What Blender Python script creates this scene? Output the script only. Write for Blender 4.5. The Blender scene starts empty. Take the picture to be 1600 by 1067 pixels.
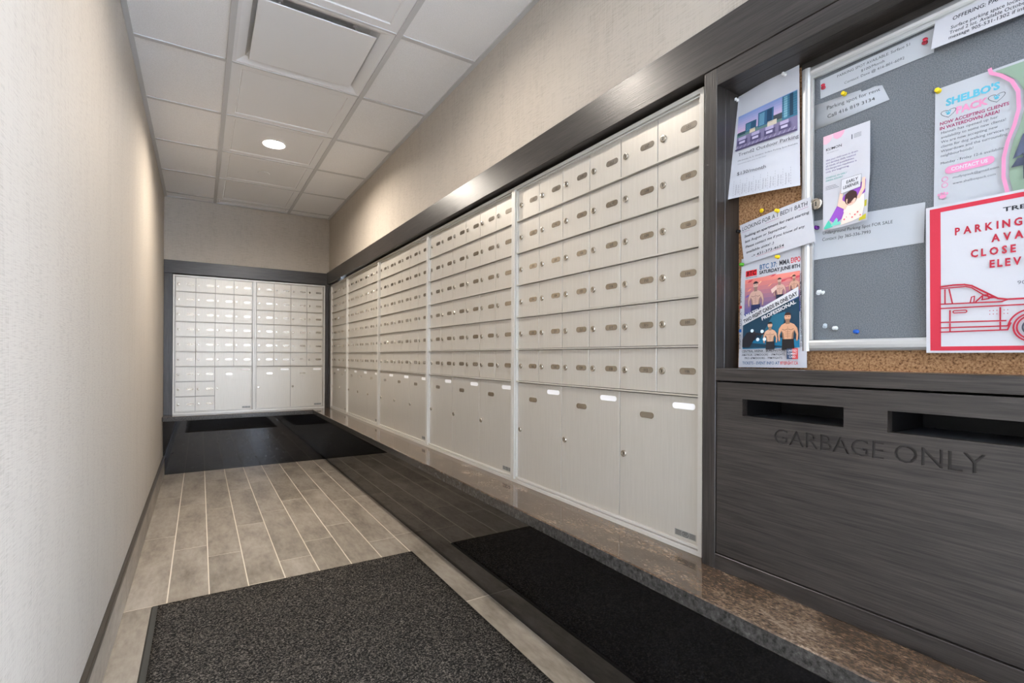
import bpy, bmesh, math, random
from mathutils import Vector, Matrix
random.seed(7)
S = bpy.context.scene
COL = S.collection

# ------------------------------------------------------------------ camera
cam_d = bpy.data.cameras.new('camera'); cam_d.sensor_width = 36.0
cam_d.lens = 776.57 / 1600 * 36; cam_d.shift_y = 23.84 / 1600; cam_d.clip_start = 0.02
cam = bpy.data.objects.new('camera', cam_d); COL.objects.link(cam)
YAW, ROLL = 0.56042, 0.00518
fw = Vector((math.sin(YAW), math.cos(YAW), 0)); rt = Vector((math.cos(YAW), -math.sin(YAW), 0)); up = Vector((0, 0, 1))
r2 = rt * math.cos(ROLL) + up * math.sin(ROLL); u2 = up * math.cos(ROLL) - rt * math.sin(ROLL)
m = Matrix.Identity(4)
for i in range(3):
    m[i][0], m[i][1], m[i][2] = r2[i], u2[i], -fw[i]
m.translation = (0, 0, 1.0441)
cam.matrix_world = m
S.camera = cam

# ------------------------------------------------------------------ sky, exposure
W = bpy.data.worlds.new('sky'); S.world = W; W.use_nodes = True
bg = W.node_tree.nodes['Background']
bg.inputs[0].default_value = (0.66, 0.79, 1.0, 1); bg.inputs[1].default_value = 18.0
S.view_settings.view_transform = 'Standard'; S.view_settings.look = 'None'
S.view_settings.gamma = 1.0; S.view_settings.exposure = 0.78
S.view_settings.use_curve_mapping = False
LAMP_STRENGTHS = [800.0, 300.0]      # far, over the mailboxes
LOBBY_FILL_STRENGTH = 260.0  # for the added, unseen lamps that brighten the lobby
LAMP_COLOR = (1.0, 0.91, 0.80)

# ------------------------------------------------------------------ helpers
def lin(c):
    return tuple((v / 12.92 if v <= 0.04045 else ((v + 0.055) / 1.055) ** 2.4) for v in c)
def rgb(r, g, b):
    return lin((r / 255, g / 255, b / 255)) + (1.0,)

class NT:
    def __init__(self, name):
        self.m = bpy.data.materials.new(name); self.m.use_nodes = True
        self.t = self.m.node_tree; self.b = self.t.nodes['Principled BSDF']
    def n(self, kind, **kw):
        o = self.t.nodes.new(kind)
        for k, v in kw.items(): setattr(o, k, v)
        return o
    def l(self, a, b): self.t.links.new(a, b)
    def coord(self, scale=(1, 1, 1), which='Object', jitter=False):
        tc = self.n('ShaderNodeTexCoord'); mp = self.n('ShaderNodeMapping')
        mp.inputs['Scale'].default_value = scale
        if jitter:
            oi = self.n('ShaderNodeObjectInfo'); v = self.n('ShaderNodeVectorMath', operation='SCALE')
            v.inputs[0].default_value = (13.1, 7.7, 19.3); self.l(oi.outputs['Random'], v.inputs['Scale'])
            a = self.n('ShaderNodeVectorMath', operation='ADD')
            self.l(tc.outputs[which], a.inputs[0]); self.l(v.outputs[0], a.inputs[1]); self.l(a.outputs[0], mp.inputs[0])
        else:
            self.l(tc.outputs[which], mp.inputs[0])
        return mp.outputs[0]
    def noise(self, co, scale, detail=4, rough=0.55):
        o = self.n('ShaderNodeTexNoise'); o.inputs['Scale'].default_value = scale
        o.inputs['Detail'].default_value = detail; o.inputs['Roughness'].default_value = rough
        self.l(co, o.inputs['Vector']); return o.outputs['Fac']
    def ramp(self, fac, stops):
        o = self.n('ShaderNodeValToRGB'); e = o.color_ramp.elements
        while len(e) < len(stops): e.new(0.5)
        for k, (p, c) in enumerate(stops): e[k].position = p; e[k].color = c
        self.l(fac, o.inputs[0]); return o.outputs[0]
    def mix(self, fac, a, b, blend='MIX'):
        o = self.n('ShaderNodeMix', data_type='RGBA', blend_type=blend)
        if isinstance(fac, (int, float)): o.inputs[0].default_value = fac
        else: self.l(fac, o.inputs[0])
        for s, v in ((o.inputs[6], a), (o.inputs[7], b)):
            if isinstance(v, tuple): s.default_value = v
            else: self.l(v, s)
        return o.outputs[2]
    def bump(self, h, strength=0.2, dist=0.001):
        o = self.n('ShaderNodeBump'); o.inputs['Strength'].default_value = strength; o.inputs['Distance'].default_value = dist
        self.l(h, o.inputs['Height']); self.l(o.outputs[0], self.b.inputs['Normal'])
    def set(self, color=None, rough=None, metal=None, spec=None, ior=None, coat=None):
        b = self.b
        if color is not None:
            if isinstance(color, tuple): b.inputs['Base Color'].default_value = color
            else: self.l(color, b.inputs['Base Color'])
        if rough is not None:
            if isinstance(rough, (int, float)): b.inputs['Roughness'].default_value = rough
            else: self.l(rough, b.inputs['Roughness'])
        if metal is not None: b.inputs['Metallic'].default_value = metal
        if spec is not None: b.inputs['Specular IOR Level'].default_value = spec
        if ior is not None: b.inputs['IOR'].default_value = ior
        return self.m

def plain(name, color, rough=0.5, metal=0.0, spec=0.5):
    t = NT(name); return t.set(color, rough, metal, spec)

def wallpaper():
    t = NT('woven_wallpaper'); co = t.coord((1, 1, 1))
    tc = t.n('ShaderNodeTexCoord')
    a = t.coord((260, 260, 14)); b = t.coord((30, 30, 420)); c = t.coord((12, 12, 1.2))
    na, nb, nc = t.noise(a, 1, 3), t.noise(b, 1, 2), t.noise(c, 1, 3)
    mth = t.n('ShaderNodeMath', operation='MULTIPLY_ADD'); mth.inputs[1].default_value = 0.6
    t.l(na, mth.inputs[0]); t.l(nb, mth.inputs[2])
    m2 = t.n('ShaderNodeMath', operation='MULTIPLY_ADD'); m2.inputs[1].default_value = 0.35
    t.l(nc, m2.inputs[0]); t.l(mth.outputs[0], m2.inputs[2])
    col = t.ramp(m2.outputs[0], [(0.62, rgb(163, 153, 142)), (1.0, rgb(185, 176, 164))])
    t.bump(mth.outputs[0], 0.2, 0.0006)
    return t.set(col, 0.75, 0, 0.3)

def wood(name, axis, dark=(24, 22, 21), light=(64, 59, 56)):
    t = NT(name); s = [340, 340, 340]; s[axis] = 9
    s2 = [90, 90, 90]; s2[axis] = 5
    n1 = t.noise(t.coord(tuple(s)), 1, 3, 0.6); n2 = t.noise(t.coord(tuple(s2)), 1, 4, 0.6)
    mth = t.n('ShaderNodeMath', operation='MULTIPLY_ADD'); mth.inputs[1].default_value = 0.5
    t.l(n2, mth.inputs[0]); t.l(n1, mth.inputs[2])
    col = t.ramp(mth.outputs[0], [(0.5, rgb(*dark)), (0.98, rgb(*light))])
    t.bump(n1, 0.5, 0.0008)
    return t.set(col, 0.32, 0, 0.55)

def granite_top():
    t = NT('brown_granite')
    n1 = t.noise(t.coord((150, 70, 150)), 1.4, 6, 0.75); n2 = t.noise(t.coord((16, 7, 16)), 1.0, 5, 0.65)
    mth = t.n('ShaderNodeMath', operation='MULTIPLY_ADD'); mth.inputs[1].default_value = 0.7
    t.l(n2, mth.inputs[0]); t.l(n1, mth.inputs[2])
    col = t.ramp(mth.outputs[0], [(0.62, rgb(28, 24, 21)), (0.82, rgb(78, 62, 49)), (0.95, rgb(104, 87, 71)), (1.0, rgb(134, 118, 102))])
    return t.set(col, 0.035, 0, 1.0)

def granite_black():
    t = NT('black_granite')
    n1 = t.noise(t.coord((28, 28, 40)), 1.3, 6, 0.7)
    col = t.ramp(n1, [(0.4, rgb(14, 14, 15)), (0.62, rgb(26, 26, 28)), (0.78, rgb(62, 62, 66))])
    return t.set(col, 0.03, 0, 0.7)

def granite_edge():
    t = NT('granite_edge')
    n1 = t.noise(t.coord((60, 60, 60)), 1.5, 6, 0.7)
    col = t.ramp(n1, [(0.35, rgb(36, 35, 34)), (0.6, rgb(74, 72, 70)), (0.8, rgb(110, 108, 106))])
    return t.set(col, 0.18, 0, 0.5)

def tile_mat():
    t = NT('porcelain_plank')
    n1 = t.noise(t.coord((9, 3.2, 9), jitter=True), 1, 5, 0.6); n2 = t.noise(t.coord((60, 18, 60), jitter=True), 1, 4, 0.6)
    mth = t.n('ShaderNodeMath', operation='MULTIPLY_ADD'); mth.inputs[1].default_value = 0.45
    t.l(n2, mth.inputs[0]); t.l(n1, mth.inputs[2])
    col = t.ramp(mth.outputs[0], [(0.45, rgb(114, 105, 94)), (0.72, rgb(152, 142, 129)), (0.95, rgb(172, 163, 151))])
    oi = t.n('ShaderNodeObjectInfo'); hs = t.n('ShaderNodeHueSaturation')
    mr = t.n('ShaderNodeMapRange'); mr.inputs[3].default_value = 0.90; mr.inputs[4].default_value = 1.07
    t.l(oi.outputs['Random'], mr.inputs[0]); t.l(mr.outputs[0], hs.inputs['Value']); t.l(col, hs.inputs['Color'])
    t.bump(n2, 0.12, 0.0008)
    return t.set(hs.outputs[0], 0.42, 0, 0.4)

def carpet_mat():
    t = NT('carpet_pile')
    n1 = t.noise(t.coord((150, 150, 150)), 1, 4, 0.9); n2 = t.noise(t.coord((5, 5, 5)), 1, 3, 0.6)
    col = t.ramp(n1, [(0.40, rgb(14, 14, 14)), (0.51, rgb(50, 48, 46)), (0.64, rgb(150, 142, 132))])
    c2 = t.mix(0.35, col, t.ramp(n2, [(0.35, (0.35, 0.35, 0.35, 1)), (0.7, (1, 1, 1, 1))]), 'MULTIPLY')
    t.bump(n1, 0.9, 0.004)
    return t.set(c2, 0.95, 0, 0.1)

def cork_mat():
    t = NT('cork'); n1 = t.noise(t.coord((240, 240, 240)), 1, 4, 0.7)
    col = t.ramp(n1, [(0.34, rgb(96, 66, 42)), (0.5, rgb(165, 124, 88)), (0.7, rgb(196, 158, 118))])
    t.bump(n1, 0.4, 0.001); return t.set(col, 0.85, 0, 0.2)

def fabric_mat():
    t = NT('grey_fabric'); n1 = t.noise(t.coord((500, 500, 500)), 1, 2, 0.6)
    col = t.ramp(n1, [(0.35, rgb(96, 100, 106)), (0.65, rgb(126, 129, 134))])
    t.bump(n1, 0.3, 0.0006); return t.set(col, 0.9, 0, 0.2)

def tile_ceiling():
    t = NT('acoustic_tile'); n1 = t.noise(t.coord((320, 320, 320), jitter=True), 1, 3, 0.7)
    col = t.ramp(n1, [(0.3, rgb(222, 222, 223)), (0.6, rgb(240, 240, 241))])
    t.bump(n1, 0.35, 0.0012); return t.set(col, 0.9, 0, 0.2)

def door_metal():
    t = NT('satin_aluminium'); n1 = t.noise(t.coord((240, 240, 9)), 1, 2, 0.6)
    col = t.ramp(n1, [(0.3, rgb(196, 191, 182)), (0.7, rgb(202, 197, 188))])
    return t.set(col, 0.40, 0.42, 0.5)

def glass_mat():
    t = NT('clear_glass'); t.t.nodes.remove(t.b)
    tr = t.n('ShaderNodeBsdfTransparent'); tr.inputs[0].default_value = (0.95, 0.97, 0.97, 1)
    gl = t.n('ShaderNodeBsdfGlossy'); gl.inputs['Roughness'].default_value = 0.02
    fr = t.n('ShaderNodeFresnel'); fr.inputs[0].default_value = 1.45
    mx = t.n('ShaderNodeMixShader'); out = t.t.nodes['Material Output']
    t.l(fr.outputs[0], mx.inputs[0]); t.l(tr.outputs[0], mx.inputs[1]); t.l(gl.outputs[0], mx.inputs[2])
    t.l(mx.outputs[0], out.inputs[0]); return t.m

def print_mat():
    t = NT('printed_ink'); a = t.n('ShaderNodeVertexColor'); a.layer_name = 'ink'
    return t.set(a.outputs[0], 0.6, 0, 0.3)

def emit(name, color, strength):
    t = NT(name); t.set((0.9, 0.9, 0.9, 1))
    t.b.inputs['Emission Color'].default_value = color + (1,); t.b.inputs['Emission Strength'].default_value = strength
    return t.m

M = dict(
    wall=wallpaper(), wood_y=wood('dark_oak_lengthwise', 1), wood_x=wood('dark_oak_crosswise', 0), wood_z=wood('dark_oak_upright', 2),
    top=granite_top(), black=granite_black(), edge=granite_edge(), tile=tile_mat(), carpet=carpet_mat(), cork=cork_mat(), fabric=fabric_mat(),
    acoustic=tile_ceiling(), door=door_metal(), glass=glass_mat(), ink=print_mat(),
    grout=plain('grout', rgb(224, 214, 198), 0.9), white_metal=plain('white_painted_metal', rgb(228, 228, 229), 0.45),
    grid=plain('ceiling_grid_paint', rgb(196, 196, 197), 0.5), pan=plain('diffuser_pan', rgb(190, 190, 190), 0.6),
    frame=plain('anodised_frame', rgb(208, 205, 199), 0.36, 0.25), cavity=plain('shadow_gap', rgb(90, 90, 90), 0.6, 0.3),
    chrome=plain('nickel_lock', rgb(190, 184, 174), 0.22, 0.95), slot=plain('keyway', rgb(18, 16, 15), 0.6),
    plate=plain('satin_nickel_plate', rgb(176, 168, 156), 0.2, 0.9), plate_ink=plain('engraved_number', rgb(74, 66, 58), 0.6),
    label=plain('white_bar_finish', rgb(250, 250, 252), 0.35), sticker=plain('silver_sticker', rgb(150, 150, 146), 0.4, 0.3),
    sticker_ink=plain('sticker_ink', rgb(52, 52, 54), 0.6),
    rubber=plain('mat_rubber', rgb(62, 62, 58), 0.75), cap=plain('baseboard_cap', rgb(72, 66, 58), 0.4, 0.4),
    alu=plain('case_aluminium', rgb(205, 207, 208), 0.32, 0.7), inside=plain('slot_interior_shade', rgb(16, 16, 17), 0.6),  # inside: near black, shade within the slots put into the colour
    bin=plain('grey_bin', rgb(74, 78, 86), 0.35), groove=plain('groove_shade', rgb(42, 39, 37), 0.6),  # groove: darker than the board, shade of the cut put into the colour
    paper=plain('white_paper', rgb(196, 197, 203), 0.8, 0, 0.25), lobby=plain('lobby_paint', rgb(205, 202, 196), 0.8),
    glossy_paper=plain('coated_paper', rgb(198, 198, 204), 0.4, 0, 0.5),
    lamp=[emit('lamp_lens_glow', LAMP_COLOR, q) for q in LAMP_STRENGTHS + [LOBBY_FILL_STRENGTH]], can=plain('lamp_can', rgb(225, 225, 225), 0.3),
)
def pin_mat(name, c): return plain(name, c, 0.25)
PIN = dict(red=pin_mat('red_plastic', rgb(196, 40, 62)), yellow=pin_mat('yellow_plastic', rgb(236, 206, 30)), white=pin_mat('white_plastic', rgb(236, 238, 240)),
           blue=pin_mat('blue_plastic', rgb(24, 92, 190)), purple=pin_mat('purple_plastic', rgb(104, 40, 140)), green=pin_mat('green_plastic', rgb(86, 170, 50)),
           black=pin_mat('black_plastic', rgb(20, 20, 22)), clear=pin_mat('frosted_plastic', rgb(190, 200, 210)))

def link(name, me, mat=None, parent=None, kind=None, loc=None, rot=None):
    if mat is not None and not me.materials:
        for x in (mat if isinstance(mat, (list, tuple)) else [mat]): me.materials.append(x)
    o = bpy.data.objects.new(name, me); COL.objects.link(o)
    if parent is not None: o.parent = parent
    if kind: o['kind'] = kind
    if loc is not None: o.location = loc
    if rot is not None: o.rotation_euler = rot
    return o
def tag(o, label, cat, group=None):
    o['label'] = label; o['category'] = cat
    if group: o['group'] = group
    return o
def empty(name, loc=(0, 0, 0), rz=0):
    o = bpy.data.objects.new(name, None); COL.objects.link(o); o.empty_display_size = 0.1
    o.location = loc; o.rotation_euler = (0, 0, rz); return o

class MB:
    """collects shapes into one mesh"""
    def __init__(self): self.bm = bmesh.new()
    def box(self, x0, x1, y0, y1, z0, z1, bevel=0, mi=0):
        r = bmesh.ops.create_cube(self.bm, size=1)['verts']
        for v in r:
            v.co = Vector(((x0 + x1) / 2 + v.co.x * (x1 - x0), (y0 + y1) / 2 + v.co.y * (y1 - y0), (z0 + z1) / 2 + v.co.z * (z1 - z0)))
        fs = set(f for v in r for f in v.link_faces)
        for f in fs: f.material_index = mi
        if bevel:
            es = list(set(e for v in r for e in v.link_edges))
            bmesh.ops.bevel(self.bm, geom=es, offset=bevel, segments=1, affect='EDGES', clamp_overlap=True)
        return self
    def face(self, pts, mi=0):
        vs = [self.bm.verts.new(p) for p in pts]; f = self.bm.faces.new(vs); f.material_index = mi; return f
    def prism(self, poly, a, b, axis=1, mi=0):
        """poly of 2-D points in the two other axes, extruded from a to b along axis"""
        def P(p, t):
            q = list(p); q.insert(axis, t); return q
        A = [self.bm.verts.new(P(p, a)) for p in poly]; B = [self.bm.verts.new(P(p, b)) for p in poly]
        n = len(poly); fs = [self.bm.faces.new(A), self.bm.faces.new(B[::-1])]
        for i in range(n): fs.append(self.bm.faces.new([A[i], B[i], B[(i + 1) % n], A[(i + 1) % n]]))
        for f in fs: f.material_index = mi
        return self
    def lathe(self, prof, c=(0, 0, 0), axis=2, n=24, mi=0, cap0=False, cap1=False):
        """prof: list of (radius, height along axis)"""
        rings = []
        for r, h in prof:
            ring = []
            for k in range(n):
                a = 2 * math.pi * k / n; p = [r * math.cos(a), r * math.sin(a)]; p.insert(axis, h)
                ring.append(self.bm.verts.new(Vector(p) + Vector(c)))
            rings.append(ring)
        for i in range(len(rings) - 1):
            for k in range(n):
                f = self.bm.faces.new([rings[i][k], rings[i][(k + 1) % n], rings[i + 1][(k + 1) % n], rings[i + 1][k]]); f.material_index = mi
        if cap0: self.bm.faces.new(rings[0]).material_index = mi
        if cap1: self.bm.faces.new(rings[-1]).material_index = mi
        return self
    def mesh(self, name='m', mats=None, smooth=False):
        bmesh.ops.recalc_face_normals(self.bm, faces=self.bm.faces[:])
        me = bpy.data.meshes.new(name); self.bm.to_mesh(me); self.bm.free()
        if mats is not None:
            for x in (mats if isinstance(mats, (list, tuple)) else [mats]): me.materials.append(x)
        if smooth:
            for p in me.polygons: p.use_smooth = True
        return me
def boxobj(name, dims, mat, parent=None, kind=None, bevel=0):
    return link(name, MB().box(*dims, bevel=bevel).mesh(name), mat, parent, kind)

_txt = {}
def text_shape(s, bold=0.0, extrude=0.0):
    """triangles of a line of lettering, in font units, as (verts, faces, width, height)"""
    k = (s, bold, extrude)
    if k in _txt: return _txt[k]
    cu = bpy.data.curves.new('lettering', 'FONT'); cu.body = s; cu.size = 1.0; cu.resolution_u = 2 if extrude == 0 else 3
    cu.offset = bold; cu.extrude = extrude
    ob = bpy.data.objects.new('lettering', cu)
    me = bpy.data.meshes.new_from_object(ob)
    vs = [tuple(v.co) for v in me.vertices]; fs = [tuple(p.vertices) for p in me.polygons]
    bpy.data.objects.remove(ob); bpy.data.curves.remove(cu); bpy.data.meshes.remove(me)
    if vs:
        x0 = min(v[0] for v in vs); x1 = max(v[0] for v in vs)
        vs = [(v[0] - x0, v[1], v[2]) for v in vs]; w = x1 - x0
    else: w = 0
    _txt[k] = (vs, fs, w); return _txt[k]
CAP = 0.729 * 0.98

# ------------------------------------------------------------------ constants of the room
XL, XW, XF, D, CZ, LZ = -0.2708, 1.110, 1.115, 5.284, 2.4294, 0.520
XC = 1.087           # face of the wooden cabinet and of the wall trim
NEAR = 0.0         # where the passage opens into the lobby
LOB = (-2.4, 3.4, -3.6)

# ------------------------------------------------------------------ setting: walls
b = MB().box(XL - 0.12, XL, NEAR, D + 0.4, 0, 2.6)
link('wall_left', b.mesh('wall_left'), M['wall'], kind='structure')
b = MB().box(XW, 1.42, NEAR, D + 0.4, 1.80, 2.6); b.box(1.34, 1.42, NEAR, D + 0.4, 0, 1.80); b.box(1.10, 1.34, NEAR, NEAR + 0.05, 0, 1.8)
link('wall_right', b.mesh('wall_right'), M['wall'], kind='structure')
b = MB().box(XL, XW, D, D + 0.3, 1.80, 2.6); b.box(XL, XW + 0.1, D + 0.24, D + 0.3, 0, 1.80)
link('wall_back', b.mesh('wall_back'), M['wall'], kind='structure')
# lobby behind the camera, unseen; window openings shaped to steer the daylight
b = MB(); x0, x1, y0 = LOB
b.box(x0 - 0.1, x0, y0, NEAR, 0, 2.6); b.box(x1, x1 + 0.1, y0, y0 + 0.2, 0, 2.6); b.box(x1, x1 + 0.1, -0.6, NEAR, 0, 2.6); b.box(x1, x1 + 0.1, y0 + 0.2, -0.6, 0, 0.12); b.box(x1, x1 + 0.1, y0 + 0.2, -0.6, 2.3, 2.6)
b.box(x0, XL - 0.12, NEAR, NEAR + 0.1, 0, 2.6); b.box(1.42, x1, NEAR, NEAR + 0.1, 0, 2.6)
b.box(x0, x1, y0 - 0.1, y0, 2.3, 2.6); b.box(x0, x1, y0 - 0.1, y0, 0, 0.12)
b.box(x0, x0 + 0.2, y0 - 0.1, y0, 0.12, 2.3); b.box(x1 - 0.2, x1, y0 - 0.1, y0, 0.12, 2.3); b.box(-1.6, 1.1, y0 - 0.1, y0, 0.12, 2.3)
link('wall_front', b.mesh('wall_front'), M['lobby'], kind='structure')
b = MB()
for x in (x0 + 0.23, -1.63, 1.13, 2.15, x1 - 0.23):
    b.box(x - 0.03, x + 0.03, y0 - 0.08, y0 - 0.02, 0.12, 2.3)
b2 = MB()
for y in (y0 + 0.23, -1.99, -0.63): b2.box(x1 + 0.02, x1 + 0.08, y - 0.03, y + 0.03, 0.12, 2.3)
link('added_side_window', b2.mesh('added_side_window'), M['alu'], kind='structure')  # unseen side window, added to send more daylight onto the left wall
link('window_1', b.mesh('window_1'), M['alu'], kind='structure')

# ------------------------------------------------------------------ setting: floor of planks
fl = boxobj('floor', (x0, x1, y0, D + 0.3, -0.05, -0.0004), M['grout'], kind='structure')
b = MB().box(x0, x1, y0, NEAR, -0.0004, 0.0); link('lobby_paving', b.mesh('lobby_paving'), M['tile'], fl)
PITCH, LEN = 0.1530, 0.9195
OFF = [2.541, 3.20, 3.015, 3.465, 3.682, 2.98, 4.104, 3.706, 1.896]
_plank = {}
def plank(w, l):
    k = (round(w, 3), round(l, 3))
    if k not in _plank: _plank[k] = MB().box(-w / 2, w / 2, -l / 2, l / 2, -0.004, 0.0, bevel=0.0004).mesh('tile', M['tile'])
    return _plank[k]
for c in range(9):
    xa = -0.262 + 0.0015 if c == 0 else -0.1145 + PITCH * (c - 1) + 0.0024
    xb = -0.1145 + PITCH * c - 0.0024
    if c == 8: xb = 1.076
    y = OFF[c]
    while y > NEAR: y -= LEN
    while y < 5.267:
        ya, yb = max(y + 0.0021, NEAR), min(y + LEN - 0.0021, 5.267)
        if yb - ya > 0.02:
            o = link('tile', plank(xb - xa, yb - ya), None, fl, loc=((xa + xb) / 2, (ya + yb) / 2, 0))
        y += LEN

# baseboard of cut planks with a metal cap
bb = boxobj('baseboard_left', (XL, XL + 0.004, NEAR, 5.267, 0, 0.150), M['grout'], kind='structure')
y = 2.63
while y > NEAR: y -= LEN
while y < 5.267:
    ya, yb = max(y + 0.0021, NEAR), min(y + LEN - 0.0021, 5.267)
    if yb - ya > 0.02: boxobj('tile', (XL + 0.004, XL + 0.012, ya, yb, 0.002, 0.142), M['tile'], bb)
    y += LEN
b = MB().box(XL, XL + 0.015, NEAR, 5.267, 0.142, 0.166, bevel=0.002); link('metal_cap', b.mesh('metal_cap'), M['cap'], bb)

# ------------------------------------------------------------------ setting: trims
def trim(n, dims, mat): return boxobj('trim_%d' % n, dims, mat, kind='structure', bevel=0.0015)
trim(1, (XC - 0.002, XW + 0.05, NEAR, D, 1.767, 1.884), M['wood_y'])
trim(2, (XL, XC - 0.002, D - 0.022, D + 0.05, 1.762, 1.876), M['wood_x'])
trim(3, (XL, -0.206, D - 0.012, D + 0.1, LZ, 1.762), M['wood_z'])
trim(4, (1.073, 1.13, D - 0.012, D + 0.1, LZ, 1.762), M['wood_z'])
trim(5, (XF - 0.012, XF + 0.1, 5.2285, D - 0.012, LZ, 1.767), M['wood_z'])

# ------------------------------------------------------------------ setting: suspended ceiling
ce = boxobj('ceiling', (x0, x1, y0, D + 0.3, CZ + 0.12, CZ + 0.2), M['pan'], kind='structure')
G = 0.6096; Y0 = 5.1346; R1, R2 = 0.1088, 0.7236
hw = 0.012
def gridbar(name, *dims): return boxobj(name, dims, M['grid'], ce, bevel=0.0008)
gridbar('main_runner', R1 - hw, R1 + hw, NEAR, D, CZ - 0.002, CZ + 0.03)
gridbar('main_runner', R2 - hw, R2 + hw, NEAR, D, CZ - 0.002, CZ + 0.03)
gridbar('wall_angle', XL, XL + 0.022, NEAR, D, CZ - 0.002, CZ + 0.03)
gridbar('wall_angle', XW - 0.022, XW, NEAR, D, CZ - 0.002, CZ + 0.03)
gridbar('wall_angle', XL + 0.022, XW - 0.022, D - 0.022, D, CZ - 0.002, CZ + 0.03)
ys = [Y0 - G * k for k in range(10) if Y0 - G * k > NEAR]
for y in ys:
    for xa, xb in ((XL + 0.022, R1 - hw), (R2 + hw, XW - 0.022)):
        gridbar('cross_tee', xa, xb, y - hw, y + hw, CZ - 0.001, CZ + 0.03)
    gridbar('cross_tee', R1 + hw, R2 - hw, y - 0.006, y + 0.006, CZ + 0.001, CZ + 0.03)
edges = [D - 0.022 + hw] + ys + [NEAR]
_lay = {}
def lay(w, l):
    k = (round(w, 3), round(l, 3))
    if k not in _lay: _lay[k] = MB().box(-w / 2, w / 2, -l / 2, l / 2, 0.003, 0.018).mesh('acoustic_tile', M['acoustic'])
    return _lay[k]
for i in range(len(edges) - 1):
    yb, ya = edges[i] - hw, edges[i + 1] + hw
    if yb - ya < 0.02: continue
    for xa, xb in ((XL + 0.022, R1 - hw), (R2 + hw, XW - 0.022)):
        link('acoustic_tile', lay(xb - xa, yb - ya), None, ce, loc=((xa + xb) / 2, (ya + yb) / 2, CZ))

def sq(b, h, z, y0=0): return [b.bm.verts.new((sx * h[0], sy * h[1] + y0, z)) for sx, sy in ((-1, -1), (1, -1), (1, 1), (-1, 1))]
def loops(b, rings):
    for A, B in zip(rings, rings[1:]):
        n = len(A)
        for k in range(n): b.bm.faces.new([A[k], A[(k + 1) % n], B[(k + 1) % n], B[k]])
def centre_panel(w, l, hole=0):
    """tegular metal panel: rim, small step, raised field; optionally with a round hole"""
    b = MB(); hx, hy = w / 2, l / 2; e = min(0.042, hy * 0.4)
    n = 32
    def ring(ax, ay, z):
        out = []
        for k in range(n):
            a = 2 * math.pi * k / n; c, s = math.cos(a), math.sin(a); q = max(abs(c), abs(s))
            out.append(b.bm.verts.new((ax * c / q, ay * s / q, z)))
        return out
    R = [ring(hx, hy, 0.02), ring(hx, hy, 0.004), ring(hx - e, hy - e, 0.004), ring(hx - e - 0.004, hy - e - 0.004, 0.0095), ring(hx - e - 0.009, hy - e - 0.009, 0.0065)]
    if hole:
        R.append([b.bm.verts.new((hole * math.cos(2 * math.pi * k / n), hole * math.sin(2 * math.pi * k / n), 0.0065)) for k in range(n)])
        loops(b, R)
    else:
        loops(b, R); b.bm.faces.new(R[-1])
    return b.mesh('metal_panel', M['white_metal'])
P_plain, P_hole = centre_panel(R2 - R1 - 2 * hw, G - 0.012), centre_panel(R2 - R1 - 2 * hw, G - 0.012, 0.064)
XM = (R1 + R2) / 2
lamp_ys = []
for i in range(len(edges) - 1):
    yb, ya = edges[i], edges[i + 1]; ym = (ya + yb) / 2
    if i == 0:
        link('metal_panel', centre_panel(R2 - R1 - 2 * hw, yb - ya - 0.03), None, ce, loc=(XM, ym - 0.004, CZ)); continue
    if yb - ya < 0.55:
        link('metal_panel', centre_panel(R2 - R1 - 2 * hw, yb - ya - 0.02), None, ce, loc=(XM, ym, CZ)); continue
    if i in (3, 6):
        link('metal_panel', P_hole, None, ce, loc=(XM, ym, CZ)); lamp_ys.append(ym)
    elif i == 5: pass
    else: link('metal_panel', P_plain, None, ce, loc=(XM, ym, CZ))
# lobby ceiling
boxobj('lobby_ceiling', (x0, x1, y0, NEAR, CZ, CZ + 0.05), M['acoustic'], ce)

# downlights set into the metal panels
LAB = ['round recessed ceiling downlight far down the passage, lit', 'round recessed ceiling downlight just above the top edge of the picture']
for k, y in enumerate(lamp_ys):
    t = tag(empty('downlight', (XM - 0.010, y, CZ)), LAB[k], 'ceiling light', 'recessed downlights of the passage')
    b = MB(); b.lathe([(0.0635, 0.010), (0.0635, 0.003), (0.074, 0.003), (0.075, 0.0065)], n=40)
    link('trim_ring', b.mesh('trim_ring', M['white_metal'], True), None, t)
    b = MB(); b.lathe([(0.0625, 0.006), (0.052, 0.024), (0.052, 0.06)], n=40, cap1=True)
    link('reflector', b.mesh('reflector', M['can'], True), None, t)
    b = MB(); b.lathe([(0.0005, 0.020), (0.049, 0.020), (0.050, 0.026)], n=40)
    link('lens', b.mesh('lens', M['lamp'][k], False), None, t)

for k, (x, y) in enumerate(((-1.3, -1.2), (0.4, -1.5), (2.1, -1.2), (0.4, -2.8), (2.2, -2.7))):  # unseen lamps added so the far mailbox doors reflect a brighter lobby
    t = tag(empty('added_lobby_light', (x, y, CZ)), 'added unseen lobby fill light behind the viewer, ' + ('by the left wall', 'straight behind the passage', 'at the right of the passage', 'close to the front wall', 'close to the right window')[k], 'ceiling light', 'added lobby fill lights')
    b = MB(); b.lathe([(0.075, 0.0), (0.075, -0.02), (0.066, -0.022), (0.062, -0.016)], n=32); link('trim_ring', b.mesh('trim_ring', M['white_metal'], True), None, t)
    b = MB(); b.lathe([(0.0005, -0.016), (0.062, -0.016)], n=32); link('lens', b.mesh('lens', M['lamp'][2]), None, t)

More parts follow.
